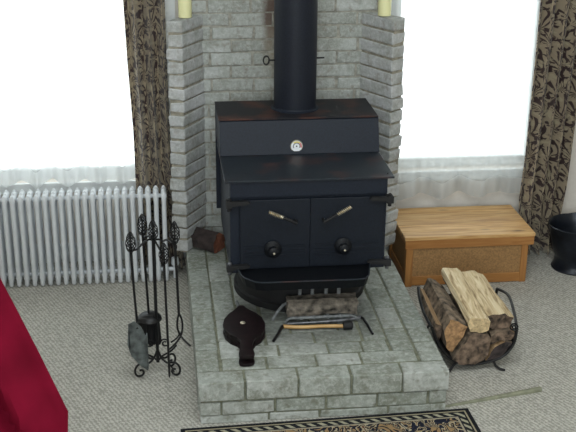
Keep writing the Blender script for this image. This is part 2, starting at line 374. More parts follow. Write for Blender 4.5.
def bevel(bm, w, seg=2):
    bmesh.ops.recalc_face_normals(bm, faces=bm.faces[:])
    bmesh.ops.bevel(bm, geom=bm.edges[:], offset=w, segments=seg, profile=0.6, affect='EDGES', clamp_overlap=True)
def bx(x0, x1, y0, y1, z0, z1, bv=0.0, seg=2):
    bm = bmesh.new(); box(bm, x0, x1, y0, y1, z0, z1)
    if bv: bevel(bm, bv, seg)
    return bm
def prism(bm, pts2, y0, y1, f=lambda u, w, y: (u, y, w)):    # polygon in x/z pushed along y
    a = [bm.verts.new(f(u, w, y0)) for u, w in pts2]; b = [bm.verts.new(f(u, w, y1)) for u, w in pts2]
    n = len(pts2)
    bm.faces.new(a); bm.faces.new(b[::-1])
    for i in range(n): bm.faces.new((a[i], a[(i + 1) % n], b[(i + 1) % n], b[i]))
def tube(bm, pts, r, seg=8, closed=False, flat=None):
    P = [Vector(p) for p in pts]; n = len(P)
    rs = r if isinstance(r, (list, tuple)) else [r] * n
    rings = []; up = None
    for i in range(n):
        if closed: t = P[(i + 1) % n] - P[i - 1]
        else: t = P[min(i + 1, n - 1)] - P[max(i - 1, 0)]
        t.normalize()
        if up is None:
            a = Vector((0, 0, 1)) if abs(t.z) < 0.9 else Vector((1, 0, 0))
            up = (a - t * a.dot(t)).normalized()
        else:
            up = (up - t * up.dot(t)).normalized()
        s = t.cross(up)
        rings.append([bm.verts.new(P[i] + (up * math.cos(2 * PI * k / seg) + s * math.sin(2 * PI * k / seg)) * rs[i]) for k in range(seg)])
    m = n if closed else n - 1
    for i in range(m):
        a, b = rings[i], rings[(i + 1) % n]
        for k in range(seg): bm.faces.new((a[k], a[(k + 1) % seg], b[(k + 1) % seg], b[k]))
    if not closed:
        bm.faces.new(rings[0][::-1]); bm.faces.new(rings[-1])
def smooth_path(pts, sub=6):
    P = [Vector(p) for p in pts]; out = []
    for i in range(len(P) - 1):
        p0 = P[max(i - 1, 0)]; p1 = P[i]; p2 = P[i + 1]; p3 = P[min(i + 2, len(P) - 1)]
        for k in range(sub):
            t = k / sub
            out.append(0.5 * ((2 * p1) + (p2 - p0) * t + (2 * p0 - 5 * p1 + 4 * p2 - p3) * t * t + (3 * p1 - p0 - 3 * p2 + p3) * t ** 3))
    out.append(P[-1]); return out
def lathe(bm, prof, c=(0, 0, 0), seg=32, cap=True, axis='Z'):
    rings = []
    for r, z in prof:
        ring = []
        for k in range(seg):
            a = 2 * PI * k / seg
            if axis == 'Z': p = (c[0] + r * math.cos(a), c[1] + r * math.sin(a), c[2] + z)
            elif axis == 'Y': p = (c[0] + r * math.cos(a), c[1] + z, c[2] + r * math.sin(a))
            else: p = (c[0] + z, c[1] + r * math.cos(a), c[2] + r * math.sin(a))
            ring.append(bm.verts.new(p))
        rings.append(ring)
    for i in range(len(rings) - 1):
        for k in range(seg): bm.faces.new((rings[i][k], rings[i][(k + 1) % seg], rings[i + 1][(k + 1) % seg], rings[i + 1][k]))
    if cap: bm.faces.new(rings[0]); bm.faces.new(rings[-1])
def T(pts, r, seg=8, closed=False):
    bm = bmesh.new(); tube(bm, pts, r, seg, closed); return bm

# ------------------------------------------------------------------ the room
WY = 5.72            # inner face of the window wall
XL, XR, YB, ZC = -2.9, 3.3, -2.6, 3.6
LW = (-2.2, 0.035); RW = (1.27, 2.12); WZ = (0.468, 2.35)
struct('floor', bx(XL, XR, YB, WY, -0.05, 0.0), M['carpet'])
struct('ceiling', bx(XL, XR, YB, WY, ZC, ZC + 0.05), M['ceil'])
struct('wall_left', bx(XL - 0.1, XL, YB, WY, 0, ZC), M['plaster'])
struct('wall_right', bx(XR, XR + 0.1, YB, WY, 0, ZC), M['plaster'])
struct('wall_front', bx(XL, XR, YB - 0.1, YB, 0, ZC), M['plaster'])
bm = bmesh.new()
for a, b_ in ((XL, LW[0]), (LW[1], RW[0]), (RW[1], XR)): box(bm, a, b_, WY, WY + 0.18, 0, ZC)
for a, b_ in (LW, RW):
    box(bm, a, b_, WY, WY + 0.18, 0, WZ[0]); box(bm, a, b_, WY, WY + 0.18, WZ[1], ZC)
struct('wall_back', bm, M['plaster'])
bm = bmesh.new()
for a, b_ in ((XL, 0.17), (1.13, XR)): box(bm, a, b_, WY - 0.015, WY, 0.0, 0.11)
bevel(bm, 0.003, 1)
struct('baseboard_back', bm, M['white_trim'])
for n, (a, b_) in (('window_1', LW), ('window_2', RW)):
    bm = bmesh.new()
    y0, y1 = WY - 0.018, WY
    box(bm, a - 0.07, a, y0, y1, WZ[0] - 0.02, WZ[1] + 0.08)
    box(bm, b_, b_ + 0.07, y0, y1, WZ[0] - 0.02, WZ[1] + 0.08)
    box(bm, a - 0.07, b_ + 0.07, y0, y1, WZ[1], WZ[1] + 0.08)
    box(bm, a - 0.08, b_ + 0.08, WY - 0.022, WY, WZ[0] - 0.018, WZ[0])     # sill
    box(bm, a - 0.07, b_ + 0.07, y0, y1, WZ[0] - 0.055, WZ[0] - 0.018)               # apron
    w = struct(n, bm, M['white_trim'])
    bm = bmesh.new()
    yy0, yy1 = WY + 0.07, WY + 0.11
    f = 0.045
    box(bm, a, a + f, yy0, yy1, WZ[0], WZ[1]); box(bm, b_ - f, b_, yy0, yy1, WZ[0], WZ[1])
    box(bm, a, b_, yy0, yy1, WZ[0], WZ[0] + 0.05); box(bm, a, b_, yy0, yy1, WZ[1] - 0.05, WZ[1])
    box(bm, a, b_, yy0 - 0.01, yy1, 1.62, 1.67)
    if n == 'window_1': box(bm, -1.12, -1.05, yy0, yy1, WZ[0], WZ[1])
    obj('sash', bm, M['white_trim'], w)
    obj('glass', bx(a, b_, WY + 0.088, WY + 0.092, WZ[0], WZ[1]), M['glass'], w)

# ------------------------------------------------------------------ brick chimney surround
CZ = 0.0675; HZ = 0.195
def rb(bm, p, d, ln, nrm, depth, z, h, j=0.003):
    """brick: starts at p (xy), runs along unit d for ln, its face lies on p, body goes back along nrm by depth"""
    c = Vector((p[0], p[1], z)) + d * (ln / 2) + nrm * (depth / 2) + Vector((0, 0, h / 2))
    obox(bm, c, d * (ln / 2), nrm * (depth / 2), Vector((0, 0, h / 2)), j)
sur = thing('brick_chimney_surround', 'whitewashed grey brick chimney wall with angled brick wings behind the stove', 'brick wall', (0.65, 5.5, HZ))
BX0, BX1, BY = 0.165, 1.135, 5.50
bm = bmesh.new()
for k in range(34):
    z = HZ + k * CZ
    x = BX0 - (0.0 if k % 2 else 0.107) + random.uniform(-.01, .01)
    while x < BX1 - 0.02:
        a, b_ = max(x, BX0), min(x + 0.205, BX1)
        if b_ - a > 0.025:
            dy = random.uniform(-0.003, 0.003)
            rb(bm, (a, BY + dy), Vector((1, 0, 0)), b_ - a, Vector((0, 1, 0)), 0.05, z + 0.004, CZ - 0.0085, 0.0035)
        x += 0.2165
bevel(bm, 0.006, 3)
obj('brick_face', bm, M['brick'], sur)
obj('mortar_bed', bx(BX0, BX1, BY + 0.006, WY - 0.001, HZ, HZ + 34 * CZ), M['mortar'], sur)
def wing(pin, pc, pout):
    pin, pc, pout = (Vector((*p, 0)) for p in (pin, pc, pout))
    d = (pc - pin); ln = d.length; d.normalize()
    e = (pout - pc); w = e.length; e.normalize()
    bm = bmesh.new()
    for k in range(18):
        j = random.uniform(-0.006, 0.006); j2 = random.uniform(-0.003, 0.003)
        st = pin - d * 0.02 + e * j2
        c = st + d * ((ln + 0.02 + j) / 2) + e * (w / 2) + Vector((0, 0, HZ + k * CZ + 0.0055 + (CZ - 0.011) / 2))
        obox(bm, c, d * ((ln + 0.02 + j) / 2), e * (w / 2), Vector((0, 0, (CZ - 0.011) / 2)), 0.004)
    bevel(bm, 0.008, 3)
    o = obj('wing', bm, M['wing'], sur)
    bm = bmesh.new()
    c = pin + d * ((ln - 0.008) / 2) + e * (w / 2) + Vector((0, 0, HZ + 9 * CZ - 0.004))
    obox(bm, c, d * ((ln - 0.008) / 2), e * (w / 2 - 0.006), Vector((0, 0, 9 * CZ - 0.004)))
    obj('mortar_bed', bm, M['wmortar'], o)
wing((0.250, 5.52), (0.127, 5.314), (0.052, 5.341))
wing((1.047, 5.50), (1.168, 5.280), (1.241, 5.333))

# ------------------------------------------------------------------ hearth
hx0, hx1, hy0, hy1 = 0.118, 1.176, 3.937, 5.56
he = thing('brick_hearth', 'raised grey brick hearth platform the black stove stands on', 'hearth', (0.64, 4.7, 0))
bm = bmesh.new()
g = 0.010
def hb(x0, x1, y0, y1, z0, z1, j=0.0025):
    obox(bm, ((x0 + x1) / 2, (y0 + y1) / 2, (z0 + z1) / 2), ((x1 - x0) / 2, 0, 0), (0, (y1 - y0) / 2, 0), (0, 0, (z1 - z0) / 2), j)
def row_x(xa, xb, y0, y1, z0, z1, lens):
    x = xa; i = 0
    while x < xb - 0.02:
        w = min(lens[i % len(lens)], xb - x)
        if xb - (x + w) < 0.045: w = xb - x
        hb(x + g / 2, x + w - g / 2, y0, y1, z0, z1); x += w; i += 1
def row_y(x0, x1, ya, yb, z0, z1, first=0.2135):
    y = ya; w = first
    while y < yb - 0.02:
        w = min(w, yb - y)
        hb(x0, x1, y + g / 2, y + w - g / 2, z0, z1); y += w; w = 0.2135
zt0 = 0.108
# nosing row and lower courses
row_x(hx0, hx1, hy0, hy0 + 0.098, zt0, HZ, [0.197, 0.22, 0.222, 0.215, 0.19])
row_x(hx0 + 0.006, hx1 - 0.004, hy0 + 0.006, hy0 + 0.10, 0.041, 0.099, [0.093, 0.222, 0.215, 0.215, 0.218, 0.08])
row_x(hx0 + 0.006, hx1 - 0.006, hy0 + 0.008, hy0 + 0.10, 0.0005, 0.033, [0.29, 0.2135])
for s in (0, 1):
    xa, xb = ((hx0 + 0.006, hx0 + 0.1) if s == 0 else (hx1 - 0.1, hx1 - 0.006))
    row_y(xa, xb, hy0 + 0.105, hy1, 0.041, 0.099, 0.12); row_y(xa, xb, hy0 + 0.105, hy1, 0.0005, 0.033)
# top: concentric border rings
P = 0.104
for k in range(0, 3):
    xa, xb = hx0 + k * P, hx1 - k * P
    if k: row_x(xa + g / 2, xb - g / 2, hy0 + 0.003 + k * P + g / 2, hy0 + (k + 1) * P - g / 2, zt0, HZ, [[0.15, 0.2135], [0.19, 0.2135]][k % 2])
    if k < 2 or True:
        row_y(xa + g / 2, xa + P - g / 2, hy0 + (k + 1) * P, hy1, zt0, HZ, [0.19, 0.16, 0.21][k])
        row_y(xb - P + g / 2, xb - g / 2, hy0 + (k + 1) * P, hy1, zt0, HZ, [0.175, 0.21, 0.2][k])
k = 3; y = hy0 + 3 * P
while y < hy1 - 0.03:
    row_x(hx0 + 3 * P + g / 2, hx1 - 3 * P - g / 2, y + g / 2, min(y + P, hy1) - g / 2, zt0, HZ, [[0.12, 0.2135], [0.2135]][k % 2]); y += P; k += 1
bevel(bm, 0.009, 3)
obj('brick_course', bm, M['hbrick'], he)
bm = bmesh.new(); box(bm, hx0 + 0.014, hx1 - 0.014, hy0 + 0.016, hy1, 0.0, HZ - 0.007)
obj('mortar_bed', bm, M['hmortar'], he)

# ------------------------------------------------------------------ wood stove
st = thing('wood_stove', 'black steel two-door wood stove on round pedestal with stepped top', 'stove', (0.655, 4.9, HZ))
SX = 0.655
bm = bmesh.new(); lathe(bm, [(0.318, 0.0), (0.318, 0.03), (0.306, 0.036), (0.306, 0.19), (0.30, 0.225)], (SX, 4.86, HZ), 48)
obj('pedestal', bm, M['black'], st, 'all' and True)
bm = bmesh.new()
box(bm, 0.300, 1.008, 4.555, 5.235, 0.405, 0.846); bevel(bm, 0.004, 2)
obj('firebox', bm, M['stove'], st)
bm = bmesh.new(); box(bm, 0.2775, 1.034, 4.53, 5.10, 0.8455, 0.8545); bevel(bm, 0.0015, 1)
pl = obj('lower_top_plate', bm, M['stove_sheen'], st)
# upper stepped box: front leans back slightly
bm = bmesh.new()
prism(bm, [(4.888, 0.855), (4.940, 1.006), (4.946, 1.012), (5.262, 1.012), (5.262, 0.855)], 0.280, 1.036, lambda u, w, y: (y, u, w))
bevel(bm, 0.003, 2)
obj('upper_box', bm, M['stove'], st)
bm = bmesh.new(); box(bm, 0.277, 1.034, 4.934, 5.262, 1.0125, 1.0195); bevel(bm, 0.0015, 1)
obj('upper_top_plate', bm, M['stove_sheen2'], st)
bm = bmesh.new(); box(bm, 0.279, 1.03, 5.255, 5.262, 0.46, 1.01)
obj('rear_heat_shield', bm, M['stove'], st)
bm = bmesh.new(); box(bm, 0.302, 1.006, 4.541, 4.556, 0.7725, 0.844); bevel(bm, 0.003, 2)
obj('front_band', bm, M['stove'], st)
def door(x0, x1, hs):
    z0, z1 = 0.438, 0.762
    bm = bmesh.new(); box(bm, x0, x1, 4.533, 4.552, z0, z1); bevel(bm, 0.003, 2)
    box(bm, x0 + 0.02, x1 - 0.02, 4.529, 4.535, z0 + 0.075, z0 + 0.083)
    box(bm, x0 + 0.02, x1 - 0.02, 4.529, 4.535, z0 + 0.10, z0 + 0.106)
    box(bm, x0 + 0.02, x1 - 0.02, 4.529, 4.535, z0 + 0.055, z0 + 0.06)
    d = obj('door', bm, M['door'], st)
    return d
dl = door(0.343, 0.6575, -1); dr = door(0.6585, 0.995, 1)
def knob(x, z, d):
    bm = bmesh.new()
    lathe(bm, [(0.040, 0), (0.040, -0.004), (0.034, -0.010), (0.02, -0.014), (0.014, -0.03), (0.012, -0.034), (0.022, -0.038), (0.024, -0.046), (0.016, -0.052), (0.002, -0.053)], (x, 4.524, z), 28, axis='Y')
    k = obj('air_vent_knob', bm, M['castiron'], d, True)
    bm = bmesh.new(); lathe(bm, [(0.005, 0), (0.005, -0.006), (0.002, -0.008)], (x, 4.472, z), 12, axis='Y')
    obj('knob_screw', bm, M['nickel'], k, True)
knob(0.489, 0.530, dl); knob(0.808, 0.533, dr)
def coil(p0, p1, d, mid=0.52, fat=0.008):
    p0, p1 = Vector(p0), Vector(p1); ax = (p1 - p0).normalized()
    h = obj('door_handle', T([p0 + (p1 - p0) * mid - ax * 0.004, p1, p1 + Vector((0, 0.035, 0))], [0.007, 0.0075, 0.0075], 8), M['black'], d, True)
    # wound spring grip
    s = ax.cross(Vector((0, 1, 0))).normalized(); u = ax.cross(s)
    pts = []; n = 9
    for i in range(n * 10 + 1):
        t = i / (n * 10); a = 2 * PI * n * t
        pts.append(p0 + (p1 - p0) * mid * t + (s * math.cos(a) + u * math.sin(a)) * (fat * (0.8 + 0.2 * math.sin(PI * t))))
    obj('coil_grip', T(pts, 0.0024, 5), M['nickel'], h, True)
    obj('handle_core', T([p0, p0 + (p1 - p0) * mid], 0.0045, 6), M['brass'], h, True)
coil((0.468, 4.485, 0.722), (0.592, 4.495, 0.662), dl)
coil((0.833, 4.485, 0.735), (0.716, 4.495, 0.663), dr)
for sx, x in ((-1, 0.303), (1, 1.006)):
    for z in (0.752, 0.447):
        bm = bmesh.new()
        bxx = (x - 0.022, x + 0.006) if sx < 0 else (x - 0.006, x + 0.026)
        box(bm, *bxx, 4.512, 4.560, z - 0.020, z + 0.012)
        bevel(bm, 0.004, 2)
        if sx < 0: prism(bm, [(x + 0.004, z - 0.010), (x + 0.07, z - 0.004), (x + 0.085, z + 0.004), (x + 0.07, z + 0.014), (x + 0.004, z + 0.010)], 4.512, 4.532)
        else: prism(bm, [(x - 0.004, z - 0.010), (x - 0.07, z - 0.004), (x - 0.085, z + 0.004), (x - 0.07, z + 0.014), (x - 0.004, z + 0.010)], 4.512, 4.532)
        h = obj('hinge', bm, M['black'], st)
        cx = (bxx[0] + bxx[1]) / 2
        bm = bmesh.new(); lathe(bm, [(0.009, -0.036), (0.009, 0.020), (0.004, 0.025), (0.001, 0.026)], (cx, 4.530, z), 14)
        obj('hinge_pin', bm, M['shiny_iron'] if z < 0.5 else M['black'], h, True)
# ash shelf: shallow tray with cut corners
bm = bmesh.new()
out = [(0.325, 4.56), (0.340, 4.450), (0.352, 4.415), (0.392, 4.368), (0.425, 4.356), (0.845, 4.350), (0.885, 4.358), (0.905, 4.39), (0.945, 4.56)]
zt, zb = 0.442, 0.410
top = [bm.verts.new((x, y, zt)) for x, y in out]; bot = [bm.verts.new((0.65 + (x - 0.65) * 0.97, 4.56 + (y - 4.56) * 0.93, zb - 0.012)) for x, y in out]
cx, cy = 0.645, 4.53
inn = [bm.verts.new((cx + (x - cx) * 0.965, cy + (y - cy) * (0.94 if y < 4.5 else 1), zt)) for x, y in out]
inb = [bm.verts.new((cx + (x - cx) * 0.965, cy + (y - cy) * (0.94 if y < 4.5 else 1), zt - 0.018)) for x, y in out]
n = len(out)
for i in range(n):
    j = (i + 1) % n
    bm.faces.new((top[i], top[j], bot[j], bot[i])); bm.faces.new((top[i], inn[i], inn[j], top[j])); bm.faces.new((inn[i], inb[i], inb[j], inn[j]))
bm.faces.new(bot); bm.faces.new(inb)
obj('ash_shelf', bm, M['castiron'], st)
obj('shelf_rim', T([(x, y, zt + 0.001) for x, y in out], 0.0035, 6), M['stove_sheen'], st, True)
bm = bmesh.new(); lathe(bm, [(0.116, 0), (0.116, 0.004), (0.106, 0.007), (0.104, 0.012), (0.098, 0.012)], (0.658, 5.118, 1.0195), 40, cap=False)
obj('flue_collar', bm, M['stove'], st, True)
bm = bmesh.new(); lathe(bm, [(0.004, 0), (0.004, 0.003), (0.001, 0.004)], (1.01, 4.57, 0.8545), 10)
obj('plate_bolt', bm, M['black'], st)

# thermometer
gr = 0.0265
gt = thing('stove_thermometer', 'small round white dial thermometer on front of the upper stove box', 'thermometer', (0.640, 4.8965, 0.893))
bm = bmesh.new(); lathe(bm, [(gr * 1.12, 0.001), (gr * 1.16, -0.003), (gr * 1.10, -0.007), (gr, -0.007)], (0.640, 4.9015, 0.893), 36, axis='Y')
obj('dial_rim', bm, M['nickel'], gt, True)
bm = bmesh.new(); lathe(bm, [(gr, 0), (gr, -0.001)], (0, 0, 0), 36, axis='Y')
o = obj('dial_face', bm, gauge_mat(gr), gt); o.matrix_parent_inverse = Matrix.Identity(4); o.location = (0, -0.0026, 0)

# stove pipe
sp_ = thing('stove_pipe', 'tall black round stove pipe rising from the stove top', 'stove pipe', (0.658, 5.118, 1.02))
bm = bmesh.new(); lathe(bm, [(0.1025, 0.0), (0.1025, 0.60), (0.1035, 0.601), (0.1035, 0.606), (0.1025, 0.607), (0.1025, ZC - 1.0265)], (0.658, 5.118, 1.026), 56)
obj('pipe_section', bm, M['pipe'], sp_, True)
dk = T([(0.795, 5.10, 1.266), (0.745, 5.10, 1.265)], 0.004, 8)
obj('damper_rod', dk, M['black'], sp_)
bm = bmesh.new(); tube(bm, [(0.530, 5.10, 1.258), (0.575, 5.10, 1.258)], 0.0045, 8)
pts = []
for i in range(40):
    a = 2 * PI * i / 18; pts.append((0.517 + 0.014 * math.cos(a), 5.10 - 0.012 + 0.024 * i / 39, 1.258 + 0.021 * math.sin(a)))
tube(bm, pts, 0.0032, 6)
obj('damper_handle', bm, M['black'], sp_)

# ------------------------------------------------------------------ radiator
rad = thing('radiator', 'white painted column radiator of many slim sections under left window', 'radiator', (-0.6, 5.47, 0))
def section_bm():
    bm = bmesh.new()
    for yy in (0.0, 0.05, 0.10):
        tube(bm, [(0, yy, 0.004), (0, yy, 0.012), (0, yy, 0.045), (0, yy, 0.45), (0, yy, 0.480), (0, yy, 0.500), (0, yy, 0.509)], [0.006, 0.0125, 0.0122, 0.0122, 0.014, 0.011, 0.004], 10)
    tube(bm, [(0, 0.0, 0.05), (0, 0.10, 0.05)], 0.015, 10); tube(bm, [(0, -0.004, 0.487), (0, 0.104, 0.487)], 0.0155, 10)
    return bm
sec = None
for i in range(27):
    x = 0.013 - i * 0.0405
    if sec is None:
        sec = obj('section', section_bm(), M['rad'], rad, True); o = sec
    else:
        o = sec.copy(); C.objects.link(o)
    o.location = (x, 5.395, 0.0)
xe = 0.013 - 26 * 0.0405
bm = bmesh.new()
for yy in (5.395, 5.545):
    pass
for zz in (0.05, 0.470): tube(bm, [(xe, 5.445, zz), (0.013, 5.445, zz)], 0.012, 10)
obj('header_pipe', bm, M['rad'], rad, True)
bm = bmesh.new()
tube(bm, [(0.02, 5.445, 0.05), (0.055, 5.445, 0.05)], 0.012, 10); tube(bm, [(0.062, 5.445, 0.0), (0.062, 5.445, 0.075)], [0.012, 0.012], 10)
tube(bm, [(0.062, 5.445, 0.075), (0.062, 5.445, 0.08), (0.062, 5.445, 0.115)], [0.02, 0.022, 0.018], 12)
obj('valve', bm, M['rad'], rad, True)

# ------------------------------------------------------------------ curtains
def cloth(x_of, y_of, z_of, nu, nv, name, mat, uvs=(1, 1)):
    me = bpy.data.meshes.new(name); vs = []; fs = []; uv = []
    for j in range(nv + 1):
        for i in range(nu + 1):
            u, v = i / nu, j / nv
            vs.append((x_of(u, v), y_of(u, v), z_of(u, v))); uv.append((u * uvs[0], v * uvs[1]))
    for j in range(nv):
        for i in range(nu):
            a = j * (nu + 1) + i; fs.append((a, a + 1, a + nu + 2, a + nu + 1))
    me.from_pydata(vs, [], fs); lay = me.uv_layers.new(name='UVMap')
    for p in me.polygons:
        p.use_smooth = True
        for li in p.loop_indices: lay.data[li].uv = uv[me.loops[li].vertex_index]
    me.materials.append(mat)
    o = bpy.data.objects.new(name, me); C.objects.link(o); return o
def sheer(x0, x1, zb, label, n, seed):
    def yy(u, v):
        s = u * n * 2 * PI
        return WY - 0.068 + (0.022 * math.sin(s + 0.8 * math.sin(s * 0.37 + seed)) + 0.008 * math.sin(2.7 * s + seed)) * (1 - 0.4 * v)
    def zz(u, v):
        b = zb + 0.012 * math.sin(u * n * 2 * PI + 1.3) + 0.008 * math.sin(u * n * 5.1 + seed)
        return b + (2.44 - b) * v
    o = cloth(lambda u, v: x0 + (x1 - x0) * u, yy, zz, int(n * 26), 30, 'sheer_curtain', M['sheer'])
    tag(o, label, 'curtain'); return o
sheer(-2.28, 0.02, 0.485, 'white sheer curtain over left window behind the radiator', 15, 1.0)
sheer(1.205, 2.06, 0.342, 'white sheer curtain over right window above the wooden chest', 4, 2.3)
def drape(f0, f1, folds, label, seed, dep=0.038):
    # f0(v), f1(v): left and right edges against height fraction
    def yy(u, v):
        s = u * folds * 2 * PI + 0.35 * math.sin(v * 5 + seed)
        return 5.564 + dep * math.sin(s) + 0.008 * math.sin(2 * s + seed + v * 3)
    o = cloth(lambda u, v: f0(v) + (f1(v) - f0(v)) * (u + 0.018 * math.sin(u * folds * 4 * PI)), yy, lambda u, v: 0.012 + 2.43 * v, 110, 60, 'damask_drape', M['drape'], ((f1(0.5) - f0(0.5)) * 2.0, 2.43))
    m = o.modifiers.new('thickness', 'SOLIDIFY'); m.thickness = 0.004
    tag(o, label, 'curtain'); return o
def lerp(pts):
    def f(v):
        z = 0.012 + 2.43 * v
        for (z0, a), (z1, b_) in zip(pts, pts[1:]):
            if z <= z1: return a + (b_ - a) * (z - z0) / (z1 - z0)
        return pts[-1][1]
    return f
drape(lerp([(0, -0.10), (0.444, -0.128), (0.78, -0.130), (1.155, -0.145), (1.46, -0.152), (2.5, -0.17)]),
      lerp([(0, 0.118), (0.38, 0.085), (0.664, 0.062), (0.938, 0.055), (1.46, 0.052), (2.5, 0.03)]), 3, 'brown and olive damask drape hanging beside left window and brick wing', 0.4)
drape(lerp([(0, 2.022), (0.32, 1.990), (0.614, 2.002), (1.12, 2.004), (1.44, 2.003), (2.5, 2.0)]),
      lerp([(0, 2.236), (0.24, 2.232), (0.42, 2.250), (0.89, 2.266), (1.44, 2.30), (2.5, 2.34)]), 4, 'brown and olive damask drape hanging right of the window behind the coal hod', 2.0)
for x0, x1, lb in ((-2.35, 0.06, 'dark curtain rod above left window'), (1.15, 2.4, 'dark curtain rod above right window')):
    r = thing('curtain_rod', lb, 'curtain rod', ((x0 + x1) / 2, 5.6, 2.45))
    obj('pole', T([(x0, 5.585, 2.452), (x1, 5.585, 2.452)], 0.011, 12), M['iron'], r)
    obj('pole', T([(x0, 5.635, 2.447), (x1, 5.635, 2.447)], 0.006, 8), M['iron'], r)
    for x in (x0 + 0.03, x1 - 0.03): obj('bracket', T([(x, 5.57, 2.452), (x, WY, 2.452)], 0.007, 8), M['iron'], r)

# ------------------------------------------------------------------ candles
for x, y, h, lb in ((0.148, 5.425, 0.20, 'yellow pillar candle standing on the left brick wing'), (1.141, 5.400, 0.21, 'yellow pillar candle standing on the right brick wing')):
    r = 0.033
    t = thing('pillar_candle', lb, 'candle', (x, y, 1.41))
    bm = bmesh.new(); lathe(bm, [(r, 0), (r, h - 0.004), (r - 0.003, h), (r * 0.75, h), (r * 0.6, h - 0.008), (0.003, h - 0.01)], (x, y, 1.4075), 28)
    obj('wax', bm, M['candle'], t, True)
    obj('wick', T([(x, y, 1.40 + h - 0.006), (x, y, 1.41 + h + 0.01)], 0.0012, 6), M['wick'], t)

# ------------------------------------------------------------------ wooden chest
ch = thing('wooden_chest', 'low pine storage chest with plank lid on carpet beneath the right window', 'chest', (1.6, 5.4, 0))
cx0, cx1, cy0, cy1, cz = 1.255, 1.958, 5.190, 5.625, 0.283
bm = bmesh.new()
n = 5; w = (cy1 - cy0) / n
for i in range(n): box(bm, cx0, cx1, cy0 + i * w + 0.0010, cy0 + (i + 1) * w - 0.0010, cz - 0.018, cz)
bevel(bm, 0.0018, 2)
lid = obj('lid', bm, M['pine_top'], ch)
bm = bmesh.new(); box(bm, cx0 + 0.004, cx1 - 0.004, cy0 + 0.002, cy0 + 0.018, cz - 0.066, cz - 0.018)
bevel(bm, 0.0015, 1)
obj('lid_apron', bm, M['pine_x'], lid)
bm = bmesh.new()
box(bm, cx0 + 0.012, cx0 + 0.030, cy0 + 0.018, cy1 - 0.01, cz - 0.055, cz - 0.018); obj('side_apron', bm, M['pine_x'], lid)
for xa, xb in ((cx0 + 0.010, cx0 + 0.048), (cx1 - 0.066, cx1 - 0.030)):
    bm = bmesh.new(); box(bm, xa, xb, cy0 + 0.003 if xa < 1.5 else cy0 + 0.008, cy0 + 0.045, 0, cz - 0.067); bevel(bm, 0.002, 1); obj('stile', bm, M['pine_z'], ch)
for xa in (cx0 + 0.010, cx1 - 0.066):
    bm = bmesh.new(); box(bm, xa, xa + 0.036, cy1 - 0.045, cy1 - 0.01, 0, cz - 0.018); bevel(bm, 0.002, 1); obj('stile', bm, M['pine_z'], ch)
bm = bmesh.new(); box(bm, cx0 + 0.048, cx1 - 0.066, cy0 + 0.008, cy0 + 0.034, 0.004, 0.056); bevel(bm, 0.002, 1); obj('bottom_rail', bm, M['pine_x'], ch)
bm = bmesh.new(); box(bm, cx0 + 0.016, cx0 + 0.034, cy0 + 0.045, cy1 - 0.045, 0.004, 0.055); bevel(bm, 0.002, 1); obj('bottom_rail', bm, M['pine_z'], ch)
obj('front_panel', bx(cx0 + 0.046, cx1 - 0.064, cy0 + 0.014, cy0 + 0.024, 0.050, cz - 0.018), M['chip'], ch)
obj('side_panel', bx(cx0 + 0.022, cx0 + 0.030, cy0 + 0.045, cy1 - 0.045, 0.05, cz - 0.018), M['chip'], ch)
obj('side_panel', bx(cx1 - 0.044, cx1 - 0.036, cy0 + 0.045, cy1 - 0.045, 0.004, cz - 0.018), M['chip'], ch)
obj('back_panel', bx(cx0 + 0.046, cx1 - 0.064, cy1 - 0.03, cy1 - 0.022, 0.004, cz - 0.018), M['chip'], ch)

# ------------------------------------------------------------------ coal hod
hd = thing('coal_hod', 'black metal coal bucket standing on carpet beside the right drape', 'bucket', (2.262, 5.36, 0))
bm = bmesh.new(); hc = (2.258, 5.36)
prof = [(0.122, 0.0), (0.124, 0.006), (0.118, 0.012), (0.112, 0.04), (0.108, 0.07), (0.112, 0.084), (0.118, 0.095), (0.132, 0.15), (0.146, 0.215), (0.155, 0.262), (0.160, 0.272), (0.156, 0.276), (0.150, 0.268), (0.140, 0.215), (0.126, 0.15), (0.108, 0.10), (0.10, 0.095)]
prof = [(a, b_ * 0.94) for a, b_ in prof]
lathe(bm, prof, (hc[0], hc[1], 0.001), 44)
for v in bm.verts:      # one side of the rim rises to a pouring lip
    if v.co.z > 0.1: v.co.z += max(0, (v.co.x - hc[0])) * 0.20 * (v.co.z - 0.1) / 0.17
obj('bucket', bm, M['hod'], hd, True)
pts = [(hc[0] + 0.162 * math.cos(a), hc[1] - 0.006 * math.sin(a * 2), 0.25 + 0.03 * math.sin(a)) for a in [PI * i / 20 for i in range(21)]]
pts = [(hc[0] + 0.156 * math.cos(a), hc[1] + 0.02 + 0.135 * math.sin(a), 0.250 + 0.02 * math.cos(a)) for a in [PI * i / 24 for i in range(25)]]
obj('bail_handle', T(pts, 0.004, 8), M['iron'], hd, True)

# ------------------------------------------------------------------ hearth rug and strip
rx0, rx1, ry0, ry1 = 0.045, 1.262, 3.05, 3.918
rot = 0.018
bm = bx(rx0, rx1, ry0, ry1, 0.0, 0.010, 0.003, 2)
o = tag(obj('hearth_rug', bm, rug_mat(rx0, rx1, ry0, ry1)), 'patterned navy and tan rug on carpet in front of hearth', 'rug')
o.rotation_euler.z = 0.030; o.location = (0.118, -0.012, 0)
bm = bmesh.new()
a0, a1 = Vector((1.172, 3.975, 0)), Vector((1.625, 4.068, 0))
d = (a1 - a0).normalized(); s = Vector((-d.y, d.x, 0))
for (p, w_, h_) in ((a0, 0.005, 0.004),):
    pass
ends = [(a0, 0.005, 0.008), (a1, 0.012, 0.018)]
vs = []
for p, w_, h_ in ends:
    vs.append([bm.verts.new(p + s * x + Vector((0, 0, z))) for x, z in ((-w_, 0.0), (-w_, h_ * 0.6), (-w_ * 0.5, h_), (w_ * 0.5, h_), (w_, h_ * 0.6), (w_, 0.0))])
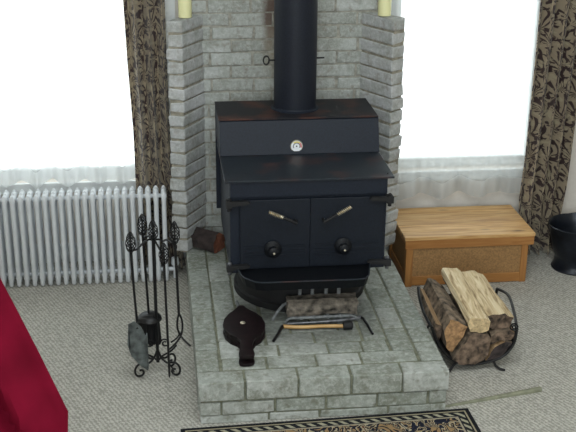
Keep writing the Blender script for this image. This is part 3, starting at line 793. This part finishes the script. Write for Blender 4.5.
for k in range(6): bm.faces.new((vs[0][k], vs[0][(k + 1) % 6], vs[1][(k + 1) % 6], vs[1][k]))
bm.faces.new(vs[0]); bm.faces.new(vs[1])
tag(obj('wooden_strip', bm, M['strip']), 'thin pale tapered strip lying on carpet right of the hearth corner', 'strip')

# ------------------------------------------------------------------ bellows
bl = thing('fireplace_bellows', 'dark leather and wood bellows lying on left of hearth', 'bellows', (0.34, 4.35, HZ))
def bellow_outline(s=1.0):
    half = [(0.012, 4.552), (0.022, 4.528), (0.035, 4.505), (0.062, 4.470), (0.085, 4.420), (0.094, 4.365), (0.088, 4.310), (0.068, 4.265), (0.040, 4.235), (0.028, 4.205), (0.026, 4.165), (0.030, 4.120), (0.034, 4.085), (0.030, 4.066), (0.014, 4.058)]
    mid = lambda y: 0.345 - (4.37 - y) * (0.0 if y > 4.2 else 0.04)
    L_ = [(mid(y) - 0.0 - x * s, 4.36 + (y - 4.36) * (1 if s == 1 else 0.985)) for x, y in half]; R2 = [(mid(y) + x * s, 4.36 + (y - 4.36) * (1 if s == 1 else 0.985)) for x, y in half]
    return L_ + R2[::-1]
for nm, z0, z1, s, mt in (('board', HZ + 0.002, HZ + 0.014, 1, 'leather'), ('board', HZ + 0.036, HZ + 0.050, 1, 'leather')):
    bm = bmesh.new(); prism(bm, bellow_outline(s), z0, z1, lambda u, w, y: (u, w, y)); bevel(bm, 0.0025, 2); obj(nm, bm, M[mt], bl, True)
bm = bmesh.new(); pts = [p for p in bellow_outline(0.93) if p[1] > 4.23]
prism(bm, pts, HZ + 0.012, HZ + 0.038, lambda u, w, y: (u, w, y)); obj('leather_gusset', bm, M['leather'], bl)
bm = bmesh.new(); lathe(bm, [(0.012, 0.0), (0.011, 0.003), (0.006, 0.006), (0.001, 0.007)], (0.340, 4.372, HZ + 0.050), 16); o = obj('brass_button', bm, M['nickel'], bl, True)
obj('nozzle', T([(0.343, 4.535, HZ + 0.026), (0.341, 4.57, HZ + 0.026), (0.338, 4.60, HZ + 0.024), (0.335, 4.66, HZ + 0.018)], [0.018, 0.014, 0.009, 0.006], 12), M['grate'], bl, True)

# ------------------------------------------------------------------ log grate with its ashen log, rake, poker
gt = thing('log_grate', 'small ash-coated iron log grate with upright tines before the stove pedestal', 'grate', (0.70, 4.45, HZ))
for x, yt in ((0.612, 4.50), (0.670, 4.50), (0.733, 4.50), (0.792, 4.50)):
    obj('tine', T([(x, 4.43, HZ + 0.030), (x, 4.50, HZ + 0.030), (x, 4.520, HZ + 0.045), (x + 0.004, 4.528, 0.352)], 0.0085, 8), M['grate'], gt, True)
obj('front_bar', T([(0.56, 4.435, HZ + 0.030), (0.84, 4.435, HZ + 0.030)], 0.007, 8), M['grate'], gt, True)
obj('leg', T([(0.565, 4.505, 0.272), (0.535, 4.50, 0.262), (0.50, 4.485, 0.225), (0.482, 4.47, HZ + 0.006)], 0.007, 8), M['grate'], gt, True)
obj('leg', T([(0.84, 4.435, HZ + 0.030), (0.862, 4.437, HZ + 0.02), (0.872, 4.44, HZ + 0.004)], 0.006, 8), M['grate'], gt, True)
obj('leg', T([(0.56, 4.435, HZ + 0.030), (0.545, 4.437, HZ + 0.02), (0.54, 4.44, HZ + 0.004)], 0.006, 8), M['grate'], gt, True)
obj('leg', T([(0.79, 4.505, HZ + 0.035), (0.82, 4.50, HZ + 0.03), (0.87, 4.49, HZ + 0.006)], 0.006, 8), M['grate'], gt, True)
obj('rear_bar', T([(0.565, 4.505, 0.272), (0.60, 4.508, 0.245), (0.80, 4.508, HZ + 0.036)], 0.006, 8), M['grate'], gt, True)

def log_mesh(prof, y0, y1, skew=(0, 0), seg=16, rough=0.006, seed=0, bark_dir=None, taper=1.0):
    """split log along +y: prof = [(x,z)...] of the near end; returns bmesh, material 0 split wood, 1 bark, 2 end grain"""
    bm = bmesh.new(); n = len(prof)
    cx = sum(p[0] for p in prof) / n; cz_ = sum(p[1] for p in prof) / n
    P2 = []
    for i in range(n):
        a, b_ = prof[i], prof[(i + 1) % n]
        for k in range(3):
            t = k / 3; P2.append((a[0] + (b_[0] - a[0]) * t, a[1] + (b_[1] - a[1]) * t, i))
    rings = []
    for j in range(seg + 1):
        t = j / seg; y = y0 + (y1 - y0) * t; ring = []
        s = 1 + (taper - 1) * t
        for x, z, e in P2:
            nv = noise.noise(Vector((x * 22 + seed, y * 5, z * 22))) * rough + noise.noise(Vector((x * 60 + seed, y * 16, z * 60))) * rough * 0.5
            dx, dz = (x - cx), (z - cz_); l = math.hypot(dx, dz) + 1e-6
            yy = y + (noise.noise(Vector((x * 30, seed, z * 30))) * 0.012 if j in (0, seg) else 0)
            ring.append(bm.verts.new((cx + dx * s + dx / l * nv + skew[0] * t, yy, cz_ + dz * s + dz / l * nv + skew[1] * t)))
        rings.append(ring)
    m = len(P2)
    for j in range(seg):
        for k in range(m):
            f = bm.faces.new((rings[j][k], rings[j][(k + 1) % m], rings[j + 1][(k + 1) % m], rings[j + 1][k]))
            f.material_index = 1 if (bark_dir and P2[k][2] in bark_dir) else 0
    for ring in (rings[0], rings[-1]):
        c = bm.verts.new(sum((v.co for v in ring), Vector()) / m)
        for k in range(m):
            f = bm.faces.new((ring[k], ring[(k + 1) % m], c)); f.material_index = 2
    return bm
# ashen log lying across the grate (built along y, then turned)
bm = log_mesh([(-0.040, -0.034), (0.038, -0.036), (0.044, 0.012), (0.016, 0.034), (-0.04, 0.026)], -0.160, 0.160, (0.004, -0.006), 14, 0.014, 3)
bmesh.ops.rotate(bm, verts=bm.verts[:], cent=(0, 0, 0), matrix=Matrix.Rotation(-PI / 2, 3, 'Z'))
bmesh.ops.translate(bm, verts=bm.verts[:], vec=(0.708, 4.480, HZ + 0.078))
tag(obj('charred_log', bm, [M['ash'], M['ash'], M['ash']]), 'ash-grey crumbling log lying across the small grate', 'log')

rk = thing('ash_rake', 'ash tool with golden shaft, black grip and bent dark blade on hearth', 'ash tool', (0.66, 4.385, HZ))
z = HZ + 0.013
obj('shaft', T(smooth_path([(0.524, 4.392, z), (0.60, 4.376, z), (0.70, 4.372, z + 0.002), (0.792, 4.360, z + 0.004)], 5), [0.009] * 5 + [0.0085] * 5 + [0.0085] * 5 + [0.010], 10), M['tool_wood'], rk, True)
bm = bmesh.new(); lathe(bm, [(0.012, 0), (0.0195, 0.003), (0.0195, 0.040), (0.016, 0.044)], (0.788, 4.358, HZ + 0.020), 20, axis='X')
obj('grip', bm, M['black'], rk, True)
obj('bent_blade', T([(0.522, 4.392, z), (0.512, 4.375, z), (0.49, 4.32, z - 0.004), (0.466, 4.268, z - 0.006)], [0.009, 0.0075, 0.007, 0.007], 8), M['iron'], rk, True)
pk = thing('short_poker', 'short dark steel poker with bent right end lying before the grate', 'poker', (0.7, 4.42, HZ))
z = HZ + 0.013
obj('rod', T([(0.545, 4.413, z), (0.59, 4.416, z), (0.68, 4.418, z), (0.76, 4.422, z), (0.80, 4.424, z), (0.84, 4.432, z), (0.886, 4.448, z)], [0.009, 0.006, 0.006, 0.0075, 0.011, 0.007, 0.010], 9), M['shiny_iron'], pk, True)
obj('hook', T([(0.886, 4.448, z), (0.896, 4.43, z), (0.905, 4.37, z - 0.004), (0.912, 4.29, z - 0.006)], [0.008, 0.007, 0.006, 0.0055], 8), M['iron'], pk, True)

# split log leaning behind the stove corner
bm = log_mesh([(-0.050, -0.045), (0.0, -0.056), (0.050, -0.045), (0.054, 0.012), (0.0, 0.050), (-0.054, 0.012)], -0.085, 0.085, (0, 0), 8, 0.006, 9, (0, 1, 2, 3, 4, 5))
bmesh.ops.rotate(bm, verts=bm.verts[:], cent=(0, 0, 0), matrix=Matrix.Rotation(math.radians(50), 3, 'Z'))
bmesh.ops.translate(bm, verts=bm.verts[:], vec=(0.228, 5.36, HZ + 0.060))
tag(obj('split_log', bm, [M['dark_bark'], M['dark_bark'], M['rusty_end']]), 'short dark log with reddish end on hearth between stove and left wing', 'log')

# ------------------------------------------------------------------ firewood basket
bk = thing('firewood_basket', 'black wrought iron curved log cradle on carpet right of hearth', 'log holder', (1.39, 4.48, 0))
front = [(1.570, 0.198), (1.558, 0.118), (1.503, 0.056), (1.389, 0.030), (1.294, 0.050), (1.219, 0.128), (1.178, 0.222)]
yf, yb = 4.28, 4.70
dxb = 0.035
fp = smooth_path([(x, yf, z) for x, z in front], 8)
bp = smooth_path([(x + dxb + (0.0 if x > 1.4 else 0.0), yb, z + 0.004) for x, z in front], 8)
obj('front_hoop', T(fp, 0.0075, 8), M['iron'], bk, True)
obj('rear_hoop', T(bp, 0.0075, 8), M['iron'], bk, True)
obj('side_rail', T(smooth_path([fp[0], (1.600, 4.42, 0.212), (1.622, 4.58, 0.222), bp[0]], 6), 0.0070, 8), M['iron'], bk, True)
obj('side_rail', T(smooth_path([fp[-1], (1.176, 4.42, 0.224), (1.192, 4.58, 0.224), (1.205, 4.66, 0.226), bp[-1]], 6), 0.0070, 8), M['iron'], bk, True)
# sheet sling between the hoops
bm = bmesh.new()
r0 = [bm.verts.new(p + Vector((0, 0.004, 0.004))) for p in fp[3:-3]]; r1 = [bm.verts.new(p + Vector((0, -0.004, 0.004))) for p in bp[3:-3]]
for i in range(len(r0) - 1): bm.faces.new((r0[i], r0[i + 1], r1[i + 1], r1[i]))
sl = obj('sling_sheet', bm, M['iron'], bk, True); m_ = sl.modifiers.new('t', 'SOLIDIFY'); m_.thickness = 0.003
for i in (8, 16, 24, 32, 40):
    obj('slat', T([fp[i], bp[i]], 0.005, 6), M['iron'], bk, True)
def scroll(c, r0_, turns, y, a0=0.0, sgn=1, r=0.004):
    pts = []
    for i in range(int(turns * 16) + 1):
        a = a0 + sgn * 2 * PI * i / 16; rr = r0_ * (1 - 0.75 * i / (turns * 16)); pts.append((c[0] + rr * math.cos(a), y, c[1] + rr * math.sin(a)))
    return pts
obj('scroll', T(scroll((1.553, 0.207), 0.020, 1.5, yf, 0, 1), 0.004, 7), M['iron'], bk, True)
for pts in (((1.305, yf, 0.046), (1.285, yf - 0.006, 0.030), (1.262, yf - 0.02, 0.006)), ((1.472, yf, 0.044), (1.482, yf - 0.008, 0.020), (1.500, yf - 0.02, 0.008), (1.521, yf - 0.03, 0.007)),
            ((1.305 + dxb, yb, 0.05), (1.285, yb, 0.030), (1.245, yb - 0.04, 0.006)), ((1.472 + dxb, yb, 0.048), (1.53, yb, 0.025), (1.57, yb + 0.01, 0.006))):
    obj('foot', T(pts, 0.006, 8), M['iron'], bk, True)

GL = 'split firewood in the iron cradle'
def wood(prof, y0, y1, skew, label, mats, seed, rough=0.007, bark=None, taper=1.0):
    bm = log_mesh(prof, y0, y1, skew, 16, rough, seed, bark, taper)
    tag(obj('firewood_log', bm, mats), label, 'log', GL)
SP = [M['split'], M['bark'], M['endgrain']]
# A: pale stick on top, left of centre
wood([(1.336, 0.240), (1.350, 0.206), (1.392, 0.190), (1.430, 0.206), (1.436, 0.250), (1.418, 0.266), (1.346, 0.266)], 4.265, 4.72, (-0.012, 0.048), 'pale narrow split log lying on top of pile, nearest the hearth side', SP, 1.0, 0.006, (0, 1))
# B: broad pale slab on top right
wood([(1.440, 0.206), (1.480, 0.186), (1.550, 0.198), (1.562, 0.238), (1.520, 0.262), (1.440, 0.256)], 4.31, 4.73, (-0.022, 0.030), 'broad pale split log on top right of pile with dark front end', [M['split'], M['bark'], M['endgrain_dark']], 2.0, 0.009, (0, 1, 2))
# C: bark covered log leaning on the left
wood([(1.250, 0.120), (1.280, 0.100), (1.312, 0.150), (1.336, 0.222), (1.300, 0.248), (1.262, 0.256), (1.240, 0.200)], 4.28, 4.69, (-0.008, 0.020), 'bark-covered log with orange-tan front end at left of pile', [M['bark'], M['split_tan'], M['endgrain_tan']], 3.0, 0.009, (1, 2))
# D: big dark log in the middle
wood([(1.278, 0.070), (1.310, 0.045), (1.380, 0.036), (1.425, 0.056), (1.440, 0.100), (1.448, 0.160), (1.430, 0.186), (1.395, 0.188), (1.345, 0.186), (1.330, 0.150), (1.300, 0.110)], 4.262, 4.69, (0.008, 0.004), 'large dark log with rough brown front end low in middle of pile', [M['bark'], M['bark'], M['endgrain_dark']], 4.0, 0.010, None)
# E: half-round lower right
wood([(1.438, 0.048), (1.485, 0.056), (1.525, 0.086), (1.550, 0.132), (1.520, 0.138), (1.470, 0.112)], 4.275, 4.69, (0.015, 0.006), 'half-round log with dark end tucked at lower right of pile', [M['bark'], M['split_tan'], M['dark_bark']], 5.0, 0.007, (4, 5))
# F: brown log under the broad slab
wood([(1.456, 0.118), (1.500, 0.142), (1.550, 0.142), (1.562, 0.172), (1.540, 0.192), (1.480, 0.182), (1.452, 0.166)], 4.285, 4.69, (0.018, 0.006), 'brown split log wedged under the broad pale slab on right', [M['bark'], M['split_tan'], M['endgrain_dark']], 6.0, 0.006, (3,))
# G: thin pale stick against the left side rail
wood([(1.205, 0.150), (1.222, 0.120), (1.236, 0.150), (1.234, 0.205), (1.205, 0.222), (1.196, 0.190)], 4.33, 4.68, (0.012, 0.010), 'thin grey bark piece standing against left rail of the cradle', [M['bark'], M['split_tan'], M['endgrain_dark']], 7.0, 0.006, (3,))

# ------------------------------------------------------------------ fireplace tool set
def leaf(cx, cy, z0, z1, w=0.020, name='twisted_finial', parent=None, up=True):
    bm = bmesh.new(); n = 24
    for s in (1, -1):
        for k in range(5):
            pts = []; rs = []
            for i in range(n + 1):
                t = i / n; r = w * math.sin(PI * min(1, t ** (0.8 if up else 1.2))) ** 0.8 + 0.0015
                a = s * 1.3 * PI * t + 2 * PI * k / 5
                pts.append((cx + r * math.cos(a), cy + r * math.sin(a), z0 + (z1 - z0) * t)); rs.append(0.0023)
            tube(bm, pts, rs, 4)
    tube(bm, [(cx, cy, z0), (cx, cy, z0 + (z1 - z0) * 0.5), (cx, cy, z1)], [0.0045, 0.0045, 0.003], 6)
    return obj(name, bm, M['iron'], parent, True)
ty = 4.392
ts = thing('fireplace_tool_stand', 'black wrought iron tool stand with scrolled feet left of hearth', 'tool stand', (-0.045, ty, 0))
pcx = -0.040
obj('post', T([(pcx, ty, 0.06), (pcx, ty, 0.60), (pcx, ty, 0.66)], 0.0075, 8), M['iron'], ts, True)
leaf(pcx, ty, 0.645, 0.742, 0.020, parent=ts)
def foot(dirx, diry, ln):
    prof = [(0.0, 0.125), (0.015, 0.085), (0.04, 0.062), (0.065, 0.067), (0.085, 0.062), (0.097, 0.040), (0.092, 0.014), (0.074, 0.006), (0.061, 0.018), (0.067, 0.034), (0.079, 0.034)]
    pts = [(pcx + dirx * u * ln, ty + diry * u * ln, z) for u, z in prof]
    obj('scroll_foot', T(smooth_path(pts, 5), 0.0050, 8), M['iron'], ts, True)
foot(-1.0, -0.30, 1.05); foot(0.95, -0.35, 1.05); foot(-0.8, 0.75, 1.0); foot(0.8, 0.75, 1.0)
obj('scroll_brace', T(smooth_path([(pcx - 0.075, ty - 0.01, 0.130), (pcx - 0.05, ty - 0.01, 0.108), (pcx - 0.02, ty, 0.085), (pcx, ty, 0.068), (pcx + 0.02, ty, 0.088), (pcx + 0.06, ty - 0.01, 0.118), (pcx + 0.085, ty - 0.01, 0.145)], 5), 0.0045, 8), M['iron'], ts, True)
for s in (-1, 1):
    obj('scroll_brace', T([(pcx + s * (0.034 + p[0]), p[1], p[2]) for p in scroll((0, 0.152), 0.022, 1.4, ty, PI, -1)], 0.004, 7), M['iron'], ts, True)
# scalloped hanger arms
hook_z = 0.612
arm = smooth_path([(-0.132, ty - 0.04, 0.622), (-0.110, ty - 0.03, 0.622), (-0.088, ty - 0.02, 0.640), (-0.062, ty - 0.01, 0.655), (pcx, ty, 0.650), (-0.015, ty - 0.01, 0.655), (0.0, ty - 0.02, 0.650), (0.02, ty - 0.02, 0.655), (0.056, ty - 0.03, 0.632)], 5)
obj('hanger_arm', T(arm, 0.0048, 8), M['iron'], ts, True)
obj('hanger_arm', T(smooth_path([(-0.080, ty + 0.05, 0.640), (-0.062, ty + 0.03, 0.655), (pcx, ty, 0.655), (-0.015, ty - 0.04, 0.625), (0.004, ty - 0.075, 0.600)], 5), 0.0048, 8), M['iron'], ts, True)
for p in ((-0.132, ty - 0.04, 0.622), (0.056, ty - 0.03, 0.632), (-0.080, ty + 0.05, 0.640), (0.004, ty - 0.075, 0.600)):
    obj('hook', T(smooth_path([p, (p[0], p[1] - 0.010, p[2] - 0.008), (p[0], p[1] - 0.018, p[2] - 0.002), (p[0], p[1] - 0.020, p[2] + 0.010)], 4), 0.0042, 7), M['iron'], ts, True)
# shovel
sh = thing('ash_shovel', 'iron shovel hanging at left of stand with grey steel pan', 'shovel', (-0.130, ty - 0.07, 0.03))
yv = ty - 0.062
leaf(-0.135, yv, 0.622, 0.715, 0.020, 'twisted_finial', sh)
obj('shaft', T([(-0.135, yv, 0.63), (-0.130, yv, 0.45), (-0.122, yv, 0.27)], 0.0055, 8), M['iron'], sh, True)
bm = bmesh.new()
w0 = [(-0.156, 0.300), (-0.134, 0.312), (-0.106, 0.285), (-0.088, 0.240), (-0.086, 0.072), (-0.112, 0.092), (-0.148, 0.140), (-0.164, 0.200)]
prism(bm, w0, yv - 0.032, yv - 0.028); 
# raised sides of the pan
tube(bm, [(w0[i][0], yv - 0.030, w0[i][1]) for i in (3, 4)], 0.004, 6); tube(bm, [(w0[i][0], yv - 0.030, w0[i][1]) for i in (0, 7, 6)], 0.004, 6)
box(bm, -0.086, -0.080, yv - 0.032, yv - 0.004, 0.080, 0.240)
box(bm, -0.160, -0.155, yv - 0.032, yv - 0.006, 0.17, 0.28)
pan = obj('pan', bm, M['shade_pan'], sh)
obj('neck', T([(-0.122, yv, 0.30), (-0.122, yv - 0.02, 0.292), (-0.122, yv - 0.030, 0.275)], 0.0065, 7), M['iron'], pan, True)
# brush
br = thing('hearth_brush', 'iron-handled black brush hanging behind the shovel', 'brush', (-0.08, ty + 0.03, 0.17))
yv = ty + 0.030
leaf(-0.085, yv, 0.66, 0.758, 0.020, 'twisted_finial', br)
obj('shaft', T([(-0.085, yv, 0.665), (-0.072, yv, 0.27)], 0.0055, 8), M['iron'], br, True)
bm = bmesh.new()
for i in range(60):
    a = random.uniform(0, 2 * PI); rr = math.sqrt(random.random())
    x0, y0 = -0.072 + 0.042 * rr * math.cos(a), yv + 0.022 * rr * math.sin(a)
    tube(bm, [(x0, y0, 0.265), (-0.070 + (x0 + 0.070) * 1.25, yv + (y0 - yv) * 1.3, 0.135 + random.uniform(0, 0.012))], [0.007, 0.005], 4)
obj('bristles', bm, M['bristle'], br)
bm = bmesh.new(); lathe(bm, [(0.006, 0.022), (0.034, 0.018), (0.052, 0.004), (0.055, -0.008), (0.046, -0.012)], (-0.070, yv, 0.268), 20); obj('brush_cap', bm, M['iron'], br, True)
# poker with drooping finial
po = thing('fire_poker', 'straight iron poker hanging at front right of stand', 'poker', (0.003, ty - 0.095, 0.03))
yv = ty - 0.095
leaf(0.003, yv, 0.575, 0.672, 0.020, 'twisted_finial', po)
obj('shaft', T([(0.002, yv, 0.58), (0.006, yv, 0.30), (0.009, yv, 0.042), (0.009, yv, 0.030)], [0.0055, 0.0055, 0.005, 0.002], 8), M['iron'], po, True)
obj('side_spike', T(smooth_path([(0.008, yv, 0.10), (0.022, yv, 0.078), (0.03, yv - 0.005, 0.06)], 4), 0.0035, 7), M['iron'], po, True)
# tongs
tg = thing('fire_tongs', 'iron log tongs with curved crossing legs hanging at right of stand', 'tongs', (0.052, ty - 0.05, 0.13))
yv = ty - 0.052
leaf(0.051, yv, 0.648, 0.752, 0.020, 'twisted_finial', tg)
obj('shaft', T([(0.051, yv, 0.655), (0.057, yv, 0.40), (0.059, yv, 0.315)], 0.0058, 8), M['iron'], tg, True)
obj('leg', T(smooth_path([(0.059, yv, 0.32), (0.052, yv, 0.29), (0.051, yv, 0.25), (0.062, yv, 0.215), (0.082, yv - 0.01, 0.190), (0.106, yv - 0.02, 0.168)], 5), 0.0045, 8), M['iron'], tg, True)
obj('leg', T(smooth_path([(0.059, yv, 0.32), (0.070, yv + 0.005, 0.29), (0.073, yv + 0.005, 0.25), (0.064, yv, 0.21), (0.040, yv - 0.01, 0.180), (0.012, yv - 0.02, 0.158)], 5), 0.0045, 8), M['iron'], tg, True)
obj('leg_brace', T(smooth_path([(0.064, yv + 0.004, 0.225), (0.045, yv, 0.200), (0.02, yv - 0.006, 0.185)], 4), 0.004, 7), M['iron'], tg, True)

# ------------------------------------------------------------------ red covered armchair at lower left
ac = thing('red_armchair', 'armchair under a dark red cloth cover at lower left corner', 'armchair', (-0.72, 3.0, 0))
def red_cloth():
    # closed draped volume: rings from the floor up, outline of a chair seen from behind, right edge flaring to a hem corner
    bm = bmesh.new(); rings = []
    levels = [(0.03, -0.335, 0.0), (0.15, -0.330, 0), (0.30, -0.325, 0.0), (0.45, -0.319, 0), (0.55, -0.315, 0), (0.60, -0.312, 0.0), (0.645, -0.309, 0.0), (0.70, -0.330, 0), (0.75, -0.349, 0), (0.80, -0.368, 0), (0.86, -0.391, 0), (0.92, -0.415, 0), (0.97, -0.435, 0), (1.02, -0.455, 0), (1.06, -0.472, 0), (1.10, -0.488, 0), (1.16, -0.525, 0), (1.19, -0.58, 0)]
    n = 200
    for z, xr, _ in levels:
        xl = -1.22 if z < 0.7 else -1.22 + (z - 0.7) * 0.35
        t = min(1, max(0, (z - 0.1) / 1.1))
        y0 = 2.92 + 0.10 * t; y1 = 3.62 - 0.40 * t
        xr_b = xr - 0.10 - 0.18 * (1 - t)
        ring = []
        cor = [(xl, y0), (xr, y0 + 0.05), (xr_b, y1), (xl, y1)]
        for i in range(n):
            s = i / n * 4; k = int(s); f = s - k
            a, b_ = cor[k], cor[(k + 1) % 4]
            x = a[0] + (b_[0] - a[0]) * f; y = a[1] + (b_[1] - a[1]) * f
            w = (1 - 0.5 * t) * 0.055
            fold = math.sin(x * 46 + z * 19.0) * w * 0.6 + 0.3 * w * math.sin(x * 83 + 1.0 + z * 27)
            if k == 0: y += fold * min(1, (1 - f) * 5)
            elif k == 2: y -= fold
            ring.append(bm.verts.new((x, y, z)))
        rings.append(ring)
    for a, b_ in zip(rings, rings[1:]):
        for i in range(n): bm.faces.new((a[i], a[(i + 1) % n], b_[(i + 1) % n], b_[i]))
    bm.faces.new(rings[0]); bm.faces.new(rings[-1])
    return bm
obj('cloth_cover', red_cloth(), M['red'], ac, True)
for x, y in ((-1.15, 3.0), (-0.5, 3.05), (-1.15, 3.5), (-0.62, 3.45)):
    obj('leg', bx(x - 0.02, x + 0.02, y - 0.02, y + 0.02, 0.0, 0.05), M['leather'], ac)
